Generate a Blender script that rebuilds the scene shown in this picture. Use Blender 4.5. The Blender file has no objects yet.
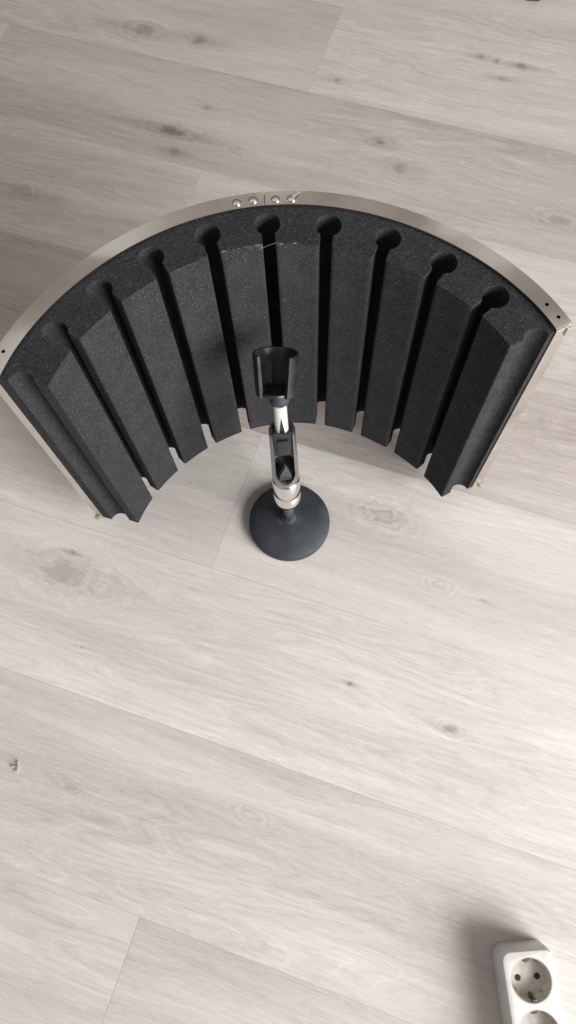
import bpy, bmesh, math, random
from mathutils import Vector, Matrix
from mathutils.geometry import tessellate_polygon

random.seed(7)
scene = bpy.context.scene
COL = scene.collection
PI = math.pi

# ------------------------------------------------------------------ helpers
def link(o, parent=None):
    COL.objects.link(o)
    if parent is not None:
        o.parent = parent
    return o

def obj(name, bm, mat, parent=None, smooth=None, bevel=None):
    bmesh.ops.recalc_face_normals(bm, faces=bm.faces)
    me = bpy.data.meshes.new(name)
    if smooth is not None:
        lim = math.radians(smooth)
        for f in bm.faces:
            f.smooth = True
        for e in bm.edges:
            if len(e.link_faces) == 2 and e.calc_face_angle(0.0) > lim:
                e.smooth = False
    bm.to_mesh(me)
    bm.free()
    o = bpy.data.objects.new(name, me)
    if mat:
        me.materials.append(mat)
    link(o, parent)
    if bevel:
        m = o.modifiers.new('Bevel', 'BEVEL')
        m.width = bevel[0]; m.segments = bevel[1]
        m.limit_method = 'ANGLE'; m.angle_limit = math.radians(bevel[2] if len(bevel) > 2 else 40)
        m.harden_normals = False
    return o

def thing(name, label, cat, loc=(0, 0, 0), group=None):
    o = bpy.data.objects.new(name, None)
    o.empty_display_size = .02
    link(o)
    o.location = loc
    o['label'] = label; o['category'] = cat
    if group:
        o['group'] = group
    return o

def bake(o):
    """apply the modifiers of an object into its mesh"""
    dg = bpy.context.evaluated_depsgraph_get()
    me = bpy.data.meshes.new_from_object(o.evaluated_get(dg))
    o.modifiers.clear()
    o.data = me
    return o

def cut(o, cutters):
    for c in cutters:
        m = o.modifiers.new('Cut', 'BOOLEAN')
        m.operation = 'DIFFERENCE'; m.solver = 'EXACT'; m.object = c
    bpy.context.view_layer.update()
    bake(o)

def drop(objs):
    for c in objs:
        me = c.data
        bpy.data.objects.remove(c)
        bpy.data.meshes.remove(me)

def prism(bm, pts, z0, z1, M=None):
    M = M or Matrix()
    a = [bm.verts.new(M @ Vector((p[0], p[1], z0))) for p in pts]
    b = [bm.verts.new(M @ Vector((p[0], p[1], z1))) for p in pts]
    n = len(pts)
    bm.faces.new(list(reversed(a))); bm.faces.new(b)
    for i in range(n):
        j = (i + 1) % n
        bm.faces.new((a[i], a[j], b[j], b[i]))

def box(bm, c, s, M=None):
    M = M or Matrix()
    x, y, z = c; a, b, d = s[0] / 2, s[1] / 2, s[2] / 2
    prism(bm, [(x - a, y - b), (x + a, y - b), (x + a, y + b), (x - a, y + b)], z - d, z + d, M)

def lathe(bm, prof, n=48, M=None, cap0=True, cap1=True):
    """prof: list of (radius, z)"""
    M = M or Matrix()
    rings = []
    for r, z in prof:
        if r < 1e-7:
            rings.append([bm.verts.new(M @ Vector((0, 0, z)))])
        else:
            rings.append([bm.verts.new(M @ Vector((r * math.cos(2 * PI * i / n), r * math.sin(2 * PI * i / n), z))) for i in range(n)])
    for a, b in zip(rings, rings[1:]):
        if len(a) == 1 and len(b) == 1:
            continue
        for i in range(n):
            j = (i + 1) % n
            if len(a) == 1:
                bm.faces.new((a[0], b[j], b[i]))
            elif len(b) == 1:
                bm.faces.new((a[i], a[j], b[0]))
            else:
                bm.faces.new((a[i], a[j], b[j], b[i]))
    if cap0 and len(rings[0]) > 1:
        bm.faces.new(list(reversed(rings[0])))
    if cap1 and len(rings[-1]) > 1:
        bm.faces.new(rings[-1])

def tube(bm, pts, r, n=8):
    pts = [Vector(p) for p in pts]
    rings = []
    for i, p in enumerate(pts):
        d = (pts[min(i + 1, len(pts) - 1)] - pts[max(i - 1, 0)]).normalized()
        a = d.orthogonal().normalized() if not rings else (rings_a - d * rings_a.dot(d)).normalized()
        rings_a = a
        b = d.cross(a)
        rr = r[i] if isinstance(r, (list, tuple)) else r
        rings.append([bm.verts.new(p + a * rr * math.cos(2 * PI * k / n) + b * rr * math.sin(2 * PI * k / n)) for k in range(n)])
    for a, b in zip(rings, rings[1:]):
        for k in range(n):
            j = (k + 1) % n
            bm.faces.new((a[k], a[j], b[j], b[k]))
    bm.faces.new(list(reversed(rings[0]))); bm.faces.new(rings[-1])

# ------------------------------------------------------------------ node DSL
class S:
    tree = None
    def __init__(self, sock): self.s = sock
    def _m(self, op, *a):
        return M_(op, self, *a)
    def __add__(self, o): return self._m('ADD', o)
    __radd__ = __add__
    def __sub__(self, o): return self._m('SUBTRACT', o)
    def __rsub__(self, o): return M_('SUBTRACT', o, self)
    def __mul__(self, o): return self._m('MULTIPLY', o)
    __rmul__ = __mul__
    def __truediv__(self, o): return self._m('DIVIDE', o)
    def __neg__(self): return self._m('MULTIPLY', -1.0)

def put(inp, v):
    if isinstance(v, S):
        S.tree.links.new(v.s, inp)
    else:
        inp.default_value = v

def M_(op, *a, clamp=False):
    n = S.tree.nodes.new('ShaderNodeMath'); n.operation = op; n.use_clamp = clamp
    for i, v in enumerate(a):
        put(n.inputs[i], v)
    return S(n.outputs[0])

def xyz(x=0.0, y=0.0, z=0.0):
    n = S.tree.nodes.new('ShaderNodeCombineXYZ')
    for i, v in enumerate((x, y, z)):
        put(n.inputs[i], v)
    return S(n.outputs[0])

def noise(vec, scale=1.0, detail=2.0, rough=.5, dist=0.0):
    n = S.tree.nodes.new('ShaderNodeTexNoise'); n.noise_dimensions = '3D'
    put(n.inputs['Vector'], vec)
    n.inputs['Scale'].default_value = scale; n.inputs['Detail'].default_value = detail
    n.inputs['Roughness'].default_value = rough; n.inputs['Distortion'].default_value = dist
    return S(n.outputs[0])

def voronoi(vec, scale, rnd=1.0):
    n = S.tree.nodes.new('ShaderNodeTexVoronoi'); put(n.inputs['Vector'], vec)
    n.inputs['Scale'].default_value = scale; n.inputs['Randomness'].default_value = rnd
    return S(n.outputs['Distance']), S(n.outputs['Color'])

def wnoise(vec):
    n = S.tree.nodes.new('ShaderNodeTexWhiteNoise'); n.noise_dimensions = '3D'
    put(n.inputs['Vector'], vec)
    return S(n.outputs['Value'])

def ss(v, a, b, lo=0.0, hi=1.0):
    n = S.tree.nodes.new('ShaderNodeMapRange'); n.interpolation_type = 'SMOOTHSTEP'
    put(n.inputs[0], v)
    for i, x in enumerate((a, b, lo, hi)):
        put(n.inputs[i + 1], x)
    return S(n.outputs[0])

def mixc(f, a, b, mode='MIX'):
    n = S.tree.nodes.new('ShaderNodeMix'); n.data_type = 'RGBA'; n.blend_type = mode
    put(n.inputs['Factor'], f)
    for k, v in ((6, a), (7, b)):
        if isinstance(v, S): put(n.inputs[k], v)
        else: n.inputs[k].default_value = (*v, 1)
    return S(n.outputs[2])

def sep(vec):
    n = S.tree.nodes.new('ShaderNodeSeparateXYZ'); put(n.inputs[0], vec)
    return S(n.outputs[0]), S(n.outputs[1]), S(n.outputs[2])

def objco():
    n = S.tree.nodes.new('ShaderNodeTexCoord')
    return S(n.outputs['Object'])

def bump(h, strength=.3, dist=.001):
    n = S.tree.nodes.new('ShaderNodeBump'); put(n.inputs['Height'], h)
    n.inputs['Strength'].default_value = strength; n.inputs['Distance'].default_value = dist
    return S(n.outputs[0])

def material(name, fn=None, **kw):
    m = bpy.data.materials.new(name); m.use_nodes = True
    S.tree = m.node_tree
    b = m.node_tree.nodes['Principled BSDF']
    names = dict(color='Base Color', rough='Roughness', metal='Metallic', spec='Specular IOR Level', normal='Normal',
                 sheen='Sheen Weight', sheen_rough='Sheen Roughness', coat='Coat Weight', coat_rough='Coat Roughness',
                 trans='Transmission Weight', alpha='Alpha', sub='Subsurface Weight')
    d = dict(kw)
    if fn:
        d.update(fn())
    for k, v in d.items():
        i = b.inputs[names[k]]
        if isinstance(v, S): m.node_tree.links.new(v.s, i)
        elif k == 'color': i.default_value = (*v, 1)
        else: i.default_value = v
    return m

# ------------------------------------------------------------------ materials
TH = math.radians(-23.0)
TU = (math.cos(TH), math.sin(TH)); TV = (-math.sin(TH), math.cos(TH))
def uv_of(x, y): return x * TU[0] + y * TU[1], x * TV[0] + y * TV[1]

# knots in the boards: x, y on the floor, half length, half width (m), darkness, ring strength
KNOTS = [
    (-0.1408, 0.9871, 0.0219, 0.0113, 0.55, 0.06),
    (-0.0662, 0.9600, 0.0138, 0.0112, 0.62, 0.04),
    (-0.1086, 0.8042, 0.0245, 0.0084, 0.80, 0.06),
    (-0.1057, 0.7692, 0.0086, 0.0066, 0.60, 0.00),
    (-0.0618, 0.8381, 0.0058, 0.0043, 0.50, 0.00),
    (0.1552, 0.7579, 0.0082, 0.0067, 0.60, 0.02),
    (0.1750, 0.7139, 0.0120, 0.0098, 0.45, 0.03),
    (0.1114, 0.8678, 0.0058, 0.0054, 0.50, 0.00),
    (0.3049, 0.8872, 0.0085, 0.0055, 0.50, 0.00),
    (0.3246, 0.8779, 0.0042, 0.0055, 0.50, 0.00),
    (0.3543, 0.8657, 0.0111, 0.0055, 0.60, 0.00),
    (0.3258, 0.8459, 0.0069, 0.0036, 0.50, 0.00),
    (-0.2273, 0.2455, 0.0040, 0.0028, 0.85, 0.00),
    (-0.2373, 0.2247, 0.0272, 0.0162, 0.42, 0.05),
    (-0.1988, 0.2054, 0.0179, 0.0107, 0.12, 0.05),
    (0.1001, 0.2578, 0.0164, 0.0093, 0.26, 0.10),
    (0.1141, 0.2521, 0.0065, 0.0058, 0.25, 0.00),
    (0.1368, 0.0386, 0.0088, 0.0049, 0.60, 0.03),
    (0.0464, 0.0883, 0.0030, 0.0018, 0.75, 0.07),
    (0.3562, 0.6152, 0.0174, 0.0093, 0.40, 0.05),
    (-0.0330, 0.7648, 0.0099, 0.0049, 0.20, 0.06),
    (0.1477, 0.1792, 0.0105, 0.0055, 0.10, 0.06),
    (0.1900, 0.1579, 0.0062, 0.0020, 0.35, 0.00),
    (-0.2263, 0.0156, 0.0082, 0.0045, 0.28, 0.05),
    (-0.0583, -0.0228, 0.0136, 0.0054, 0.08, 0.05),
    (-0.2166, 0.1462, 0.0033, 0.0015, 0.50, 0.00),
    (-0.3023, 0.7288, 0.0201, 0.0094, 0.30, 0.04),
]

def floor_nodes():
    P = objco(); x, y, z = sep(P)
    u = x * TU[0] + y * TU[1]
    v = x * TV[0] + y * TV[1]
    W = .161
    rv = (v + .155) / W
    row = M_('FLOOR', rv); fv = rv - row
    off = None
    for k, j in ((-1, -.110), (2, -.162), (4, -.354), (6, -.268)):
        t = M_('COMPARE', row, float(k), .1) * (j - .40)
        off = t if off is None else off + t
    off = off + .40
    ru = (u - off) / 1.1
    colm = M_('FLOOR', ru); fu = ru - colm
    rnd = wnoise(xyz(row, colm, 3.7))
    rnd2 = wnoise(xyz(row, colm, 9.1))
    # ---- knots: darkness, rings and the grain that flows round them
    vg = v; dark = None; ring = None
    wob = noise(xyz(u * 55.0, v * 120.0, 0.0), 1.0, 4, .65)
    wob2 = noise(xyz(u * 160.0, v * 420.0, 4.0), 1.0, 3, .7)
    for (kx, ky, ru_, rv_, dk, rg) in KNOTS:
        ku, kv = uv_of(kx, ky)
        a = (u - ku) / ru_; b = (v - kv) / rv_
        d = M_('SQRT', a * a + b * b)
        d = d + (wob - .5) * 2.0 + (wob2 - .5) * .8
        tail = M_('SQRT', a * a * .07 + b * b * .55) + (wob2 - .5) * 1.6
        vg = vg + (kv - v) * ss(d, 0.2, 3.4, .62, 0.0)
        m = M_('MAXIMUM', ss(d, .2, 1.75, dk * .85, 0.0) + ss(d, .0, .7, dk * .3, 0.0), ss(tail, .2, 1.3, dk * .45, 0.0))
        dark = m if dark is None else M_('MAXIMUM', dark, m)
        if rg > 0:
            r = ss(d, .5, 3.2, rg * 1.6, 0.0) * M_('SINE', d * 8.0)
            ring = r if ring is None else ring + r
    # ---- grain
    sh = rnd * 37.0
    warp = noise(xyz(u * 3.0, vg * 9.0, sh), 1.0, 2, .5)
    g0 = noise(xyz(u * 1.6, vg * 16.0 + warp * 1.2, sh), 1.0, 3, .55)        # broad tone in a board
    g1 = noise(xyz(u * 6.5, vg * 95.0 + warp * 3.0, sh), 1.0, 5, .7)         # streaks
    g2 = noise(xyz(u * 26.0, vg * 420.0 + warp * 8.0, sh), 1.0, 5, .75)      # fine streaks
    g4 = noise(xyz(u * 130.0, vg * 900.0 + warp * 9.0, sh + 2.0), 1.0, 3, .75)  # pores
    # cathedral figure: contour lines of a slow, stretched noise
    g3 = noise(xyz(u * 2.6, vg * 17.0, sh + 5.0), 1.0, 2, .5, .3) + (g1 - .5) * .045
    ph = M_('FRACT', g3 * 17.0)
    tri = M_('ABSOLUTE', ph - .5) * 2.0
    fig = ss(noise(xyz(u * 1.9, v * 7.0, sh + 11.0), 1.0, 2, .5), .44, .60)
    pale = ss(tri, .80, .96) * fig
    deep = ss(tri, .05, .32, 1.0, 0.0) * fig
    pores = ss(noise(xyz(u * 38.0, vg * 640.0 + warp * 8.0, sh + 17.0), 1.0, 2, .6), .655, .72)
    t = (g0 - .5) * .66 + (g1 - .5) * .36 + (g2 - .5) * .56 + (g4 - .5) * .40 + pale * .085 - deep * .075 - pores * .13
    if ring is not None:
        t = t + ring
    white = ss(noise(xyz(u * 11.0, vg * 170.0, sh + 21.0), 1.0, 5, .75), .59, .70)  # whitewash left in the pores
    crack = ss(noise(xyz(u * 7.0, vg * 210.0 + warp * 4.0, sh + 31.0), 1.0, 4, .7), .64, .70)  # thin darker lines
    tone = None
    for k, j in ((-1, .03), (0, .07), (1, .10), (2, .06), (3, -.08), (4, -.04), (5, -.12), (6, -.07)):  # board tones; some of the light's falloff is put into the far rows
        q = M_('COMPARE', row, float(k), .1) * j
        tone = q if tone is None else tone + q
    t = t + tone + (rnd - .5) * .12 + white * .13 - crack * .10
    f = M_('ADD', t, .52, clamp=True)
    c = mixc(f, (.262, .226, .203), (.700, .666, .634))
    c = mixc(M_('MULTIPLY', rnd2, .14), c, mixc(1.0, c, (1.0, .955, .915), 'MULTIPLY'))
    rowb = M_('COMPARE', row, 3.0, .1)
    c = mixc(rowb * .5, c, mixc(1.0, c, (1.0, .945, .92), 'MULTIPLY'))
    c = mixc(M_('MULTIPLY', dark, .30 + g1 * .60 + g2 * .65, clamp=True), c, (.10, .083, .07))
    du, dcol = voronoi(xyz(x, y, 0.0), 34.0)
    d1, d2, d3 = sep(dcol)
    dust = ss(du, .016, .030, 1.0, 0.0) * M_('GREATER_THAN', d1, .86)
    c = mixc(dust * .7, c, mixc(M_('GREATER_THAN', d2, .45), (.10, .085, .075), (.80, .79, .78)))
    # ---- joints
    ev = M_('MINIMUM', fv, 1.0 - fv) * W
    eu = M_('MINIMUM', fu, 1.0 - fu) * 1.1
    e = M_('MINIMUM', ev, eu)
    seam = ss(e, .0001, .0008, 1.0, 0.0)
    c = mixc(seam * ss(g1, .35, .65, .12, .42), c, (.22, .19, .17))
    hgt = g2 * .35 + g4 * .3 + g1 * .2 - seam * .6
    return dict(color=c, rough=ss(g1, .3, .7, .42, .54), spec=.4, normal=bump(hgt, .22, .0006))

def foam_nodes():
    P = objco(); x, y, z = sep(P)
    n1 = noise(P, 1500.0, 2, .6); n2 = noise(P, 60.0, 3, .55)
    dd, dc = voronoi(P, 620.0)
    cr, cg, cb = sep(dc)
    speck = ss(dd, .16, .30, 1.0, 0.0) * ss(cr, .86, .97)
    blot = noise(P, 22.0, 3, .6)
    n4 = noise(P, 640.0, 2, .7)
    c = mixc(ss(n2 * .2 + n4 * .8, .36, .66), (.0215, .0212, .0236), (.0450, .0445, .0492))
    c = mixc(ss(blot, .45, .75, 0.0, .18), c, (.050, .050, .056))
    c = mixc(speck * .6, c, (.24, .24, .27))
    # pale worn line along the upper inner rim
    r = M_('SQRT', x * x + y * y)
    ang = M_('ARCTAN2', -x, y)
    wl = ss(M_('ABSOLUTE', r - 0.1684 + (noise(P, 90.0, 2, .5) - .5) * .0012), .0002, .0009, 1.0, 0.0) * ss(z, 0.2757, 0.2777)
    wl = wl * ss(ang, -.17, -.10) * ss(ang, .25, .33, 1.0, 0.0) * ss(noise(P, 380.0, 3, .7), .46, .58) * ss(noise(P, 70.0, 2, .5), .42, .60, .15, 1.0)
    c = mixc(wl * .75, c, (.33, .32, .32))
    return dict(color=c, rough=.95, spec=.08, normal=bump(n1 * .7 + n4 * .6, .6, .0009))

def nickel_nodes():
    P = objco(); x, y, z = sep(P)
    n = noise(P, 17.0, 2, .5); n2 = noise(P, 240.0, 3, .6); n3 = noise(P, 55.0, 4, .65)
    ang = M_('ARCTAN2', x, y); rad = M_('SQRT', x * x + y * y)
    br = noise(xyz(ang * 9.0, rad * 1800.0, z * 1800.0), 1.0, 3, .6)        # drawn along the strip
    scr = ss(noise(xyz(ang * 30.0, rad * 900.0, z * 900.0 + 7.0), 1.0, 2, .5), .70, .74)
    c = mixc(ss(n3, .3, .7), (.68, .635, .58), (.73, .69, .64))
    c = mixc(scr * .12, c, (.80, .76, .71))
    smear = ss(n3 * .5 + n * .5, .42, .60)
    return dict(color=c, metal=1.0, rough=.15 + smear * .08 + br * .03, normal=bump(noise(P, 13.0, 1, .4) + br * .0010, 1.0, .013))

def chrome_nodes():
    P = objco(); n2 = noise(P, 500.0, 3, .6)
    return dict(color=(.80, .77, .74), metal=1.0, rough=ss(n2, .4, .7, .06, .14), normal=bump(noise(P, 120.0, 2, .5), .04, .0004))

def base_nodes():
    P = objco(); n1 = noise(P, 1400.0, 2, .6); n2 = noise(P, 45.0, 3, .6); n3 = noise(P, 480.0, 2, .6)
    x, y, z = sep(P)
    sc = ss(noise(P, 520.0, 3, .7), .62, .72)
    near = ss(M_('SQRT', x * x + y * y), .006, .016, 1.0, 0.0)
    c = mixc(ss(n2, .35, .7), (.024, .028, .034), (.036, .041, .049))
    c = mixc(sc * .22 + ss(noise(P, 30.0, 4, .7), .5, .75, 0.0, .10) + near * ss(n2, .4, .6) * .25, c, (.17, .17, .165))
    return dict(color=c, rough=ss(n2, .3, .7, .50, .66), spec=.4, normal=bump(n1 + n3, .55, .0006))

def black_plastic_nodes():
    P = objco(); n1 = noise(P, 700.0, 2, .6); n2 = noise(P, 90.0, 3, .6)
    c = mixc(ss(n2, .4, .8), (.014, .014, .016), (.028, .028, .032))
    return dict(color=c, rough=ss(n2, .3, .7, .28, .42), spec=.5, normal=bump(n1, .10, .0004))

def strip_nodes():
    P = objco(); n2 = noise(P, 70.0, 3, .6); n3 = noise(P, 600.0, 3, .7)
    c = mixc(ss(n2, .35, .75), (.64, .632, .612), (.58, .568, .545))
    x, y, z = sep(P)
    c = mixc(ss(n3, .70, .80) * .35, c, (.40, .36, .31))
    c = mixc(ss(M_('ABSOLUTE', z - .0245), .0002, .0006, 1.0, 0.0) * .5, c, (.36, .34, .31))
    c = mixc(ss(noise(P, 160.0, 4, .7), .60, .72) * .25, c, (.46, .43, .385))
    return dict(color=c, rough=.38, spec=.5, normal=bump(n3, .05, .0003))

def insert_nodes():
    P = objco(); n2 = noise(P, 110.0, 4, .65); n3 = noise(P, 420.0, 3, .7)
    c = mixc(ss(n2, .35, .70), (.56, .525, .475), (.43, .395, .345))
    c = mixc(ss(n3, .64, .74) * .6, c, (.22, .17, .13))
    x, y, z = sep(P)
    rr = M_('SQRT', x * x + y * y)
    c = mixc(ss(rr, .0118, .0150) * ss(n2, .40, .62) * ss(z, .0185, .0215, 1.0, 0.0) * .6, c, (.25, .20, .155))
    return dict(color=c, rough=.5, spec=.45)

M_FLOOR = material('laminate', floor_nodes)
M_FOAM = material('foam', foam_nodes)
M_NICKEL = material('nickel', nickel_nodes)
M_TAB = material('worn_nickel', lambda: dict(color=mixc(noise(objco(), 120.0), (.34, .29, .23), (.46, .40, .33)), rough=.5, metal=.7))
M_GUN = material('dark_chrome', lambda: dict(color=mixc(noise(objco(), 150.0), (.26, .26, .265), (.38, .375, .37)), rough=.22, metal=.9))
M_CHROME = material('chrome', chrome_nodes)
M_BASE = material('cast_base', base_nodes)
M_PLASTIC = material('black_plastic', black_plastic_nodes)
M_STRIP = material('strip_plastic', strip_nodes)
M_INSERT = material('socket_plastic', insert_nodes)
M_DARK = material('dark_hole', lambda: dict(color=mixc(noise(objco(), 300.0), (.012, .010, .009), (.03, .024, .02))), rough=.7)
M_CONTACT = material('contact_metal', lambda: dict(color=mixc(noise(objco(), 300.0), (.10, .085, .07), (.2, .17, .14))), rough=.45, metal=.8)
M_SILVER = material('satin_sleeve', lambda: dict(color=mixc(noise(objco(), 200.0), (.74, .73, .70), (.64, .63, .60))), rough=.32, metal=.35)
M_TAPE = material('clear_tape', lambda: dict(color=mixc(noise(objco(), 400.0), (.75, .74, .73), (.6, .59, .58))), rough=.35, trans=.6)
M_LINT = material('lint', lambda: dict(color=mixc(noise(objco(), 900.0), (.22, .22, .22), (.12, .12, .12))), rough=.9)
M_SCRAP = material('scrap_plastic', lambda: dict(color=mixc(noise(objco(), 500.0), (.82, .82, .80), (.66, .65, .63))), rough=.3, trans=.3)
M_RED = material('dark_red', lambda: dict(color=mixc(noise(objco(), 60.0), (.06, .012, .014), (.10, .02, .02))), rough=.6)

# ------------------------------------------------------------------ floor
bm = bmesh.new()
vs = [bm.verts.new(p) for p in ((-2.5, -2.5, 0), (2.5, -2.5, 0), (2.5, 3.0, 0), (-2.5, 3.0, 0))]
bm.faces.new(vs)
fl = obj('floor', bm, M_FLOOR)
fl['kind'] = 'structure'

# ------------------------------------------------------------------ shield
CX, CY, R0 = 0.00224, 0.19164, 0.21182
THL, THR = 1.1736, -1.1694
THC = (THL + THR) / 2
CH = [.0050115, -.0005159, .0021803, .0000355, -.0016913]
HS, FW, FD, RB = 0.2882, 0.01170, 0.04399, 0.02574
ZB = 0.030      # clearance under the shield: it stands on thin legs
TH0, DTH = .940, .23515
def cheb(t):
    T = [1, t]
    for _ in range(5):
        T.append(2 * t * T[-1] - T[-2])
    return sum(c * T[k + 2] for k, c in enumerate(CH))
def RR(th): return R0 * (1 + cheb((th - THC) / 1.12))
def pol(th, inset):
    r = RR(th) - inset
    return (-r * math.sin(th), r * math.cos(th))
def arc(a, b, inset, n):
    return [pol(a + (b - a) * i / n, inset) for i in range(n + 1)]
def band(a, b, i0, i1, n):
    """ring sector outline between insets i0 (outside) and i1 (inside)"""
    return arc(a, b, i0, n) + arc(b, a, i1, n)

shield = thing('microphone_shield', 'curved microphone isolation shield with ribbed black foam and a nickel metal rim', 'acoustic shield', (CX, CY, ZB))
T = .0012
bm = bmesh.new(); prism(bm, band(THL, THR, 0, T, 110), T + .0002, HS - T - .0002)
obj('back_panel', bm, M_NICKEL, shield, smooth=40)

SEAM_T = 0.0024
RIV = [(-0.0185, 0.3957), (-0.0066, 0.3967), (0.0096, 0.3959), (0.0211, 0.3952)]
HOLES = [(0.1849, 0.2898), (0.1906, 0.2794), (-0.1815, 0.2883), (-0.1876, 0.2785)]
def at_th(p):
    x, y = p[0] - CX, p[1] - CY
    return math.atan2(-x, y)
for (a, b) in ((THL, SEAM_T + .0012), (SEAM_T - .0012, THR)):
    bm = bmesh.new(); prism(bm, band(a, b, -.0003, FW, 60), HS - T, HS)
    f = obj('top_flange', bm, M_NICKEL, shield, smooth=40)
    cs = []
    for p in HOLES:
        if min(a, b) < at_th(p) < max(a, b):
            c = bmesh.new()
            lathe(c, [(.00135, HS - .004), (.00135, HS + .002)], 20, Matrix.Translation((p[0] - CX, p[1] - CY, 0)))
            cs.append(obj('cutter', c, None, shield))
    if cs:
        cut(f, cs); drop(cs)
bm = bmesh.new(); prism(bm, band(THL, THR, -.0003, FW, 110), 0, T)
obj('bottom_flange', bm, M_NICKEL, shield, smooth=40)
for th, sg in ((THL, 1), (THR, -1)):
    d = Vector((-math.sin(th), math.cos(th), 0)); tt = Vector((-math.cos(th), -math.sin(th), 0)) * sg   # outward along the arc
    r1 = RR(th)
    def q(r, o): return tuple((d * r + tt * o)[:2])
    bm = bmesh.new()
    we = FW * (.70 if sg > 0 else 1.0)
    prism(bm, [q(r1, .0002), q(r1 - we, .0002), q(r1 - we, T + .0002), q(r1, T + .0002)], .0002, HS - T - .0002)
    e = obj('end_flange', bm, M_NICKEL, shield, bevel=(.0003, 2))
    bm = bmesh.new()
    prism(bm, [q(r1 + .0004, T + .0003), q(r1 - .0040, T + .0003), q(r1 - .0034, T + .0016), q(r1 + .0004, T + .0016)], HS - .011, HS - .0025)
    obj('corner_tab', bm, M_TAB, e, bevel=(.0004, 2))
    bm = bmesh.new()
    prism(bm, [q(r1 + .0004, T + .0003), q(r1 - .0050, T + .0003), q(r1 - .0042, T + .0030), q(r1 + .0004, T + .0030)], .0006, .0055)
    obj('corner_tab', bm, M_TAB, e, bevel=(.0004, 2))
for k in (0, 2.98, 5.02, 8):
    p = pol(TH0 - (k + .5 - (k == 8)) * DTH + (0 if k in (0, 8) else 0), .0065)
    bm = bmesh.new()
    lathe(bm, [(.0045, -ZB), (.0045, -ZB + .003), (.0030, -ZB + .004), (.0030, -.0002)], 20, Matrix.Translation((p[0], p[1], 0)))
    obj('leg', bm, M_TAB, shield, smooth=40)
for (x, y) in RIV:
    bm = bmesh.new()
    M = Matrix.Translation((x - CX, y - CY, HS))
    lathe(bm, [(.0033, 0.0), (.0033, .0004), (.0030, .0008), (.0025, .0012), (.0013, .0015), (0, .00155)], 24, M)
    obj('rivet', bm, M_CHROME, shield, smooth=60)
# scrap of clear tape stuck on the last rivet
bm = bmesh.new()
tx, ty = RIV[-1][0] - CX + .0035, RIV[-1][1] - CY + .0025
for k, (dx, dy, a, l) in enumerate(((0, 0, .7, .0070), (.001, .001, 1.2, .0045))):
    ca, sa = math.cos(a), math.sin(a)
    M = Matrix.Translation((tx + dx, ty + dy, HS + .0017 + .0004 * k)) @ Matrix.Rotation(a, 4, 'Z') @ Matrix.Rotation(.10 - .12 * k, 4, 'X')
    box(bm, (0, 0, 0), (l, .0022, .00025), M)
obj('tape_scrap', bm, M_TAPE, shield)

# foam: one liner with keyhole channels
BR, NW, IW = .0094, .0047, .0046      # bulb radius, half width of the neck and of the mouth
def groove(thk, side_from, side_to):
    """points of one keyhole from one side of the mouth to the other; sides -1 / +1, 0 = cut at the middle"""
    d = Vector((-math.sin(thk), math.cos(thk))); tt = Vector((-math.cos(thk), -math.sin(thk)))   # tt: towards larger angle
    c = d * (RR(thk) - RB)
    a0 = math.asin(NW / BR)
    pts = []
    def P(rad, tan): return tuple(c + d * rad + tt * tan)
    mouth = -(FD - RB)
    s = side_from
    if s != 0:
        pts.append(P(mouth + .0000, s * (IW + .0011)))
        pts.append(P(mouth + .0006, s * (IW + .0003)))
        pts.append(P(mouth + .0020, s * IW))
        pts.append(P(-BR * math.cos(a0) - .0030, s * (NW + .0001)))
    full = side_from != 0 and side_to != 0
    n = 26 if full else 13
    if full:
        A = [a0 + (2 * PI - 2 * a0) * i / n for i in range(n + 1)]
        for a in A: pts.append(P(-BR * math.cos(a), s * BR * math.sin(a)))
    elif side_from != 0:      # mouth -> top of the bulb
        for i in range(n + 1):
            a = a0 + (PI - a0) * i / n; pts.append(P(-BR * math.cos(a), s * BR * math.sin(a)))
    else:
        s2 = side_to
        for i in range(n + 1):
            a = PI - (PI - a0) * i / n; pts.append(P(-BR * math.cos(a), s2 * BR * math.sin(a)))
    s = side_to
    if s != 0:
        pts.append(P(-BR * math.cos(a0) - .0030, s * (NW + .0001)))
        pts.append(P(mouth + .0020, s * IW))
        pts.append(P(mouth + .0006, s * (IW + .0003)))
        pts.append(P(mouth + .0000, s * (IW + .0011)))
    return pts
pts = arc(THL, THR, .0016, 110)
pts += groove(THR, 0, 1)
last = THR
seq = [TH0 - k * DTH for k in range(9)][::-1]
gap = (IW + .0011) / (R0 - FD)
for th in seq + [THL]:
    pts += arc(last + gap + .012, th - gap - .012, FD, 5)
    pts += groove(th, -1, 1 if th != THL else 0)
    last = th
bm = bmesh.new()
lo = [bm.verts.new((p[0], p[1], .0016)) for p in pts]
hi = [bm.verts.new((p[0], p[1], HS - .0030)) for p in pts]
for i in range(len(pts)):
    j = (i + 1) % len(pts)
    bm.faces.new((lo[i], lo[j], hi[j], hi[i]))
for tri in tessellate_polygon([[Vector((p[0], p[1], 0)) for p in pts]]):
    bm.faces.new([lo[i] for i in reversed(tri)])
bm.faces.new(hi)
foam = obj('foam_liner', bm, M_FOAM, shield, smooth=38, bevel=(.0012, 3, 50))
bm = bmesh.new()
tube(bm, [(-0.0080, 0.1644, 0.2854), (-0.0052, 0.1650, 0.2854), (-0.0008, 0.1671, 0.2854), (0.0036, 0.1684, 0.2854), (0.0072, 0.1693, 0.2854)], .00011, 5)
obj('lint_thread', bm, M_LINT, foam)

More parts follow.
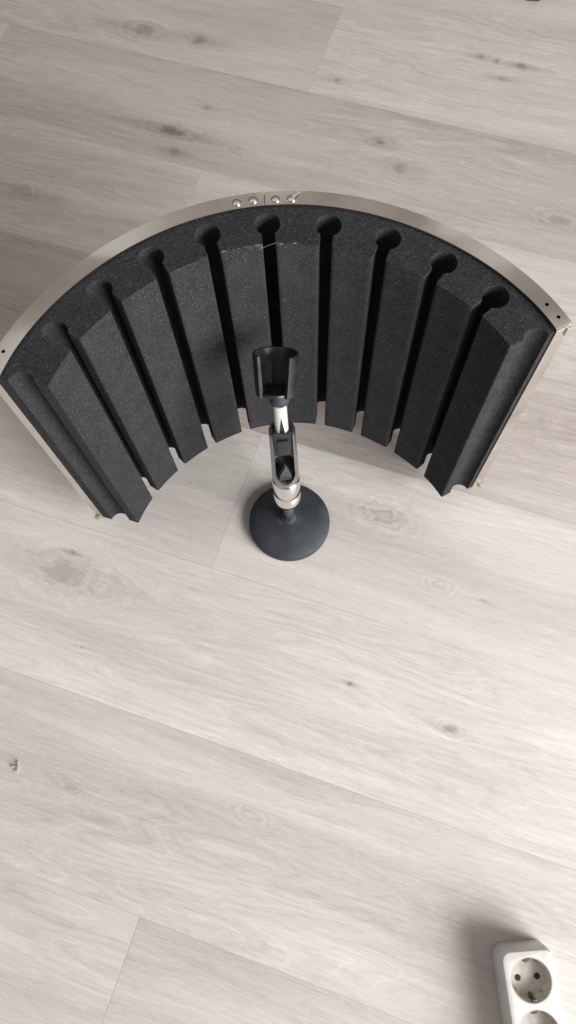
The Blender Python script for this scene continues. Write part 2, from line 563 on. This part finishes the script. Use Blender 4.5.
# ------------------------------------------------------------------ desk stand
BX, BY = .0006, .2583
stand = thing('microphone_stand', 'small desk microphone stand with round black base, chrome joint and empty black clip', 'mic stand', (BX, BY, 0))
bm = bmesh.new()
lathe(bm, [(.0385, 0.0), (.0412, .0006), (.0420, .0022), (.0420, .0068), (.0413, .0085), (.0390, .0102), (.0330, .0124), (.0250, .0142),
           (.0170, .0152), (.0095, .0162), (.0075, .0166), (0, .0166)], 96)
obj('base', bm, M_BASE, stand, smooth=35)
bm = bmesh.new()
lathe(bm, [(.0072, .0166), (.0072, .0195), (.0056, .0205), (.0052, .0215), (.0052, .072)], 32)
obj('stem', bm, M_BASE, stand, smooth=35)
# everything above the stem leans back
PHI, PHI2 = math.radians(14), math.radians(42)
J = Matrix.Translation((0, 0, .0665)) @ Matrix.Rotation(-PHI, 4, 'X')
BL, SB = .1100, .1380
J2 = J @ Matrix.Translation((0, 0, SB)) @ Matrix.Rotation(-(PHI2 - PHI), 4, 'X')
bm = bmesh.new()
prof = [(.0062, -.0010), (.0098, -.0006), (.0120, .0030), (.0129, .0070), (.0129, .0158), (.0124, .0168), (.0124, .0180), (.0130, .0192),
        (.0130, .0370), (.0126, .0385), (.0118, .0392), (.0118, .0405)]
lathe(bm, prof, 64, J)
obj('collar', bm, M_CHROME, stand, smooth=35)
bm = bmesh.new()
lathe(bm, [(.0116, .0392), (.0125, .0412), (.0125, .0440), (.0115, BL - .004), (.0112, BL - .001), (.0107, BL)], 64, J)
barrel = obj('joint_housing', bm, M_GUN, stand, smooth=35)
c = bmesh.new()
# slot in the front of the barrel (local -Y faces the viewer)
prism(c, [(-.0086, -.02), (.0086, -.02), (.0086, .0045), (-.0086, .0045)], .0560, BL + .02, J)
c1 = obj('cutter', c, None, stand)
c = bmesh.new()
N = 20
prism(c, [(.0090 * math.cos(2 * PI * i / N) , .0130 * math.sin(2 * PI * i / N)) for i in range(N)], -.02, .02,
      J @ Matrix.Translation((0, -.013, .0570)) @ Matrix.Rotation(math.radians(90), 4, 'X'))
c2 = obj('cutter', c, None, stand)
cut(barrel, [c1, c2]); drop([c1, c2])
for p in barrel.data.polygons: p.use_smooth = True
barrel.data.set_sharp_from_angle(angle=math.radians(35))
bm = bmesh.new()
box(bm, (0, -.0006, .0945), (.0166, .0106, .0310), J)
obj('joint_block', bm, M_PLASTIC, barrel, bevel=(.0010, 2))
bm = bmesh.new()
box(bm, (0, -.0062, .0930), (.0104, .0040, .0170), J)
obj('joint_key', bm, M_PLASTIC, barrel, bevel=(.0008, 2))
bm = bmesh.new()  # grey wedge shaped in for a pointed reflection in the joint
prism(bm, [(-.0060, 0), (.0060, 0), (.0052, .0070), (0, .0190), (-.0052, .0070)], -.0032, .0022,
      J @ Matrix.Translation((0, -.0060, .0460)) @ Matrix.Rotation(math.radians(90), 4, 'X'))
obj('joint_reflection', bm, M_BASE, barrel, bevel=(.0008, 2))
# sleeve whose pale tone and V notch put a reflection into colour and shape
bm = bmesh.new()
lathe(bm, [(.0046, BL - .006), (.0058, BL - .006), (.0056, SB + .0035), (.0044, SB + .0035), (.0046, BL - .006)], 40, J, False, False)
sl = obj('sleeve', bm, M_SILVER, stand, smooth=35)
c = bmesh.new()
prism(c, [(-.0030, BL - .012), (.0030, BL - .012), (.0023, BL + .002), (0, BL + .020), (-.0023, BL + .002)], 0.0, .02,
      J @ Matrix.Rotation(math.radians(90), 4, 'X'))
c1 = obj('cutter', c, None, stand)
cut(sl, [c1]); drop([c1])
for p in sl.data.polygons: p.use_smooth = True
sl.data.set_sharp_from_angle(angle=math.radians(35))
bm = bmesh.new()
lathe(bm, [(.0043, BL - .005), (.0042, SB + .004)], 28, J)
obj('rod', bm, M_PLASTIC, sl, smooth=35)
# clip: a C section on a round pivot, tipped further back
Z0, Z1 = .0105, .0450
J3 = J2 @ Matrix.Translation((-.0038, 0, 0)) @ Matrix.Rotation(math.radians(5), 4, 'Y')
A0, A1 = math.radians(-47), math.radians(227)
NA = 60
rot = math.radians(-9)
bm2 = bmesh.new()
rows = []
for k, zz in enumerate((Z0, Z0 + .0015, Z0 + .006, (Z0 + Z1) / 2, Z1 - .001, Z1)):
    f = (zz - Z0) / (Z1 - Z0)
    ro = .0160 + .0028 * f; ri = ro - .0026 - .0010 * (1 - f)
    if k in (0, 5): ro -= .0006; ri += .0004
    ring = [(ro * math.cos(A0 + (A1 - A0) * i / NA + rot), ro * math.sin(A0 + (A1 - A0) * i / NA + rot)) for i in range(NA + 1)]
    ring += [(ri * math.cos(A0 + (A1 - A0) * i / NA + rot), ri * math.sin(A0 + (A1 - A0) * i / NA + rot)) for i in range(NA, -1, -1)]
    rows.append([bm2.verts.new(J3 @ Vector((p[0], p[1], zz))) for p in ring])
nn = len(rows[0])
for a, b in zip(rows, rows[1:]):
    for i in range(nn):
        j = (i + 1) % nn
        bm2.faces.new((a[i], a[j], b[j], b[i]))
for rws, rev in ((rows[0], True), (rows[-1], False)):
    for i in range(NA):
        q4 = (rws[i], rws[i + 1], rws[nn - 2 - i], rws[nn - 1 - i])
        bm2.faces.new(tuple(reversed(q4)) if rev else q4)
clip = obj('clip', bm2, M_PLASTIC, stand, smooth=40)
bm = bmesh.new()
lathe(bm, [(.0045, .0008), (.0066, .0014), (.0078, .0032), (.0083, .0055), (.0083, .0080), (.0080, .0100), (.0074, .0112)], 36, J2)
obj('clip_pivot', bm, M_BASE, clip, smooth=50)
bm = bmesh.new()   # floor of the cup, with a raised lip
lathe(bm, [(.0128, Z0 + .0004), (.0134, Z0 + .0016), (.0128, Z0 + .0030), (.0106, Z0 + .0034), (.0090, Z0 + .0026), (0, Z0 + .0024)], 40, J3)
obj('clip_floor', bm, M_PLASTIC, clip, smooth=50)

# ------------------------------------------------------------------ socket strip
SW, SX, SY0, SH = .0465, .1681, -.1428, .0320
NS, PITCH, SOC0 = 4, .0377, -.1663
SL = .2050
strip = thing('socket_strip', 'white multiple socket power strip lying on the floor with dusty round sockets', 'power strip', (SX, SY0, 0))
def rrect(w, l, r, inset, n=8):
    hw = w / 2 - inset; y0 = -inset; y1 = -l + inset; r = max(r - inset * .6, .001)
    out = []
    for cx_, cy_, a in ((hw - r, y0 - r, 0), (-hw + r, y0 - r, 90), (-hw + r, y1 + r, 180), (hw - r, y1 + r, 270)):
        for i in range(n + 1):
            t = math.radians(a + 90 * i / n)
            out.append((cx_ + r * math.cos(t), cy_ + r * math.sin(t)))
    return out
bm = bmesh.new()
rings = []
for zz, ins in ((0, .0008), (.0010, 0.0), (.0240, .0006), (.0262, .0011), (.0305, .0018), (.0316, .0024), (SH, .0034)):
    rings.append([bm.verts.new((p[0], p[1], zz)) for p in rrect(SW, SL, .0085, ins)])
for a, b in zip(rings, rings[1:]):
    for i in range(len(a)):
        j = (i + 1) % len(a); bm.faces.new((a[i], a[j], b[j], b[i]))
bm.faces.new(list(reversed(rings[0]))); bm.faces.new(rings[-1])
body = obj('strip_body', bm, M_STRIP, strip, smooth=25)
cs = []
ys = [SOC0 - SY0 - k * PITCH for k in range(NS)]
for yy in ys:
    c = bmesh.new(); lathe(c, [(.0170, .016), (.0170, .04)], 56, Matrix.Translation((0, yy, 0)))
    cs.append(obj('cutter', c, None, strip))
cut(body, cs); drop(cs)
for p in body.data.polygons: p.use_smooth = True
body.data.set_sharp_from_angle(angle=math.radians(25))
def make_socket():
    bm = bmesh.new()
    lathe(bm, [(.0169, SH - .0148), (.0169, SH - .0002), (.0165, SH - .0001), (.0162, SH - .0006), (.0160, SH - .0020), (.0152, SH - .0125), (.0145, SH - .0132), (0, SH - .0132)], 56, None, True, False)
    s = obj('socket', bm, M_INSERT, strip, smooth=35)
    for sx in (-1, 1):
        bm = bmesh.new(); lathe(bm, [(.0025, SH - .0135), (.0025, SH - .0130), (.0022, SH - .01285), (0, SH - .01285)], 24, Matrix.Translation((sx * .0081, 0, 0)))
        obj('pin_hole', bm, M_DARK, s, smooth=40)
    for sy in (-1, 1):
        bm = bmesh.new()
        box(bm, (0, sy * .0148, SH - .0065), (.0034, .0022, .0120)); box(bm, (0, sy * .0128, SH - .0122), (.0030, .0040, .0016))
        obj('earth_contact', bm, M_CONTACT, s, bevel=(.0004, 2))
    return s
def copy_part(o, parent):
    c = o.copy(); COL.objects.link(c); c.parent = parent
    return c
s0 = make_socket()
for i, yy in enumerate(ys):
    if i == 0:
        s = s0
    else:
        s = copy_part(s0, strip)
        for ch in list(s0.children):
            copy_part(ch, s)
    s.location = (0, yy, 0)

# ------------------------------------------------------------------ small scrap on the floor
SCX, SCY = -0.2763, 0.0357
scrap = bmesh.new()
def ribbon(bm, pts, w, t=.00025):
    prev = None
    for i, p in enumerate(pts):
        p = Vector(p); d = (Vector(pts[min(i + 1, len(pts) - 1)]) - Vector(pts[max(i - 1, 0)])).normalized()
        up = Vector((.25, -.1, 1)).normalized(); sd = d.cross(up).normalized()
        q = [bm.verts.new(p + up * w * a + sd * t * b) for a, b in ((0, -1), (0, 1), (1, 1), (1, -1))]
        if prev:
            for k in range(4):
                bm.faces.new((prev[k], prev[(k + 1) % 4], q[(k + 1) % 4], q[k]))
        else:
            bm.faces.new(q)
        prev = q
    bm.faces.new(list(reversed(prev)))
ribbon(scrap, [(-.0065, .0015, 0), (-.004, .0022, .0003), (-.0015, .0014, .0005), (0, 0, .0003), (-.0012, -.0012, .0001), (-.0034, -.0030, 0)], .0018)
ribbon(scrap, [(.0004, .0062, .0005), (.0002, .0035, .0008), (.0008, .001, .0004), (.0003, -.0018, .0002), (-.0015, -.0034, 0)], .0022)
so = obj('plastic_scrap', scrap, M_SCRAP)
so.location = (SCX, SCY, .0001)
so['label'] = 'tiny curled scrap of clear white plastic lying on the floor'; so['category'] = 'plastic scrap'

# dark red object whose lower edge just enters at the far right corner
ex = bmesh.new()
prism(ex, [(-.011, 0), (.009, -.004), (.013, .030), (-.008, .034)], 0, .03)
eo = obj('floor_trinket', ex, M_RED, bevel=(.003, 3))
eo.location = (0.3916, 0.9812, .0002)
eo['label'] = 'dark red object cut off by the far edge of the view'; eo['category'] = 'small object'

# ------------------------------------------------------------------ light
w = bpy.data.worlds.new('World'); scene.world = w; w.use_nodes = True
S.tree = w.node_tree
bg = w.node_tree.nodes['Background']
tc = S.tree.nodes.new('ShaderNodeTexCoord')
gx, gy, gz = sep(S(tc.outputs['Generated']))
up = ss(gz, -.05, .95)
side = ss(gx * .8 - gy * .1, -.8, .9)
col = mixc(up, (.165, .150, .142), (1.0, .965, .940))
col = mixc(side * .5, col, mixc(1.0, col, (1.35, 1.35, 1.37), 'MULTIPLY'))
who = ss(gy * -.60 + gz * .80, .80, .97)          # dim patch added for the unseen viewer, darkens chrome and foam fronts
wall = ss(gy - gz * .60 + gx * .10, -.06, .06)            # unseen wall beyond the shield, its dim edge added to vary the rim's reflections
col = mixc(wall * .85, col, mixc(1.0, col, (.52, .47, .425), 'MULTIPLY'))
col = mixc(who * .75, col, (.10, .098, .096))
S.tree.links.new(col.s, bg.inputs[0])
bg.inputs[1].default_value = .615

def area(name, loc, target, sx, sy, power, color):
    l = bpy.data.lights.new(name, 'AREA'); l.shape = 'RECTANGLE'; l.size = sx; l.size_y = sy
    l.energy = power; l.color = color
    o = bpy.data.objects.new(name, l); COL.objects.link(o)
    o.location = loc
    o.rotation_euler = (Vector(target) - Vector(loc)).to_track_quat('-Z', 'Y').to_euler()
    return o
az = Vector((.755, -.655))
area('window_light', (.05 + az.x * 2.2, .06 + az.y * 2.2, 1.14), (.05, .12, 0), 1.60, 1.30, 148, (1.0, .996, .986))

# ------------------------------------------------------------------ camera
F, PITCH_C, ROLL, CH_ = 764.36, .34266, -.08264, .75993
cp, sp = math.cos(PITCH_C), math.sin(PITCH_C); c_, s_ = math.cos(ROLL), math.sin(ROLL)
right = Vector((c_, s_ * cp, s_ * sp)); upv = Vector((-s_, c_ * cp, c_ * sp)); fwd = Vector((0, sp, -cp))
cam = bpy.data.cameras.new('camera'); cam.sensor_width = 36; cam.sensor_fit = 'AUTO'
cam.lens = F * 36 / 1024; cam.clip_start = .01; cam.clip_end = 50
co = bpy.data.objects.new('camera', cam); COL.objects.link(co)
m = Matrix.Identity(4)
for i in range(3):
    m[i][0] = right[i]; m[i][1] = upv[i]; m[i][2] = -fwd[i]
m[0][3], m[1][3], m[2][3] = 0, 0, CH_
co.matrix_world = m
scene.camera = co

scene.render.engine = 'CYCLES'
scene.view_settings.view_transform = 'Standard'
scene.view_settings.look = 'None'
scene.view_settings.exposure = 0
scene.view_settings.gamma = 1
scene.cycles.use_denoising = True
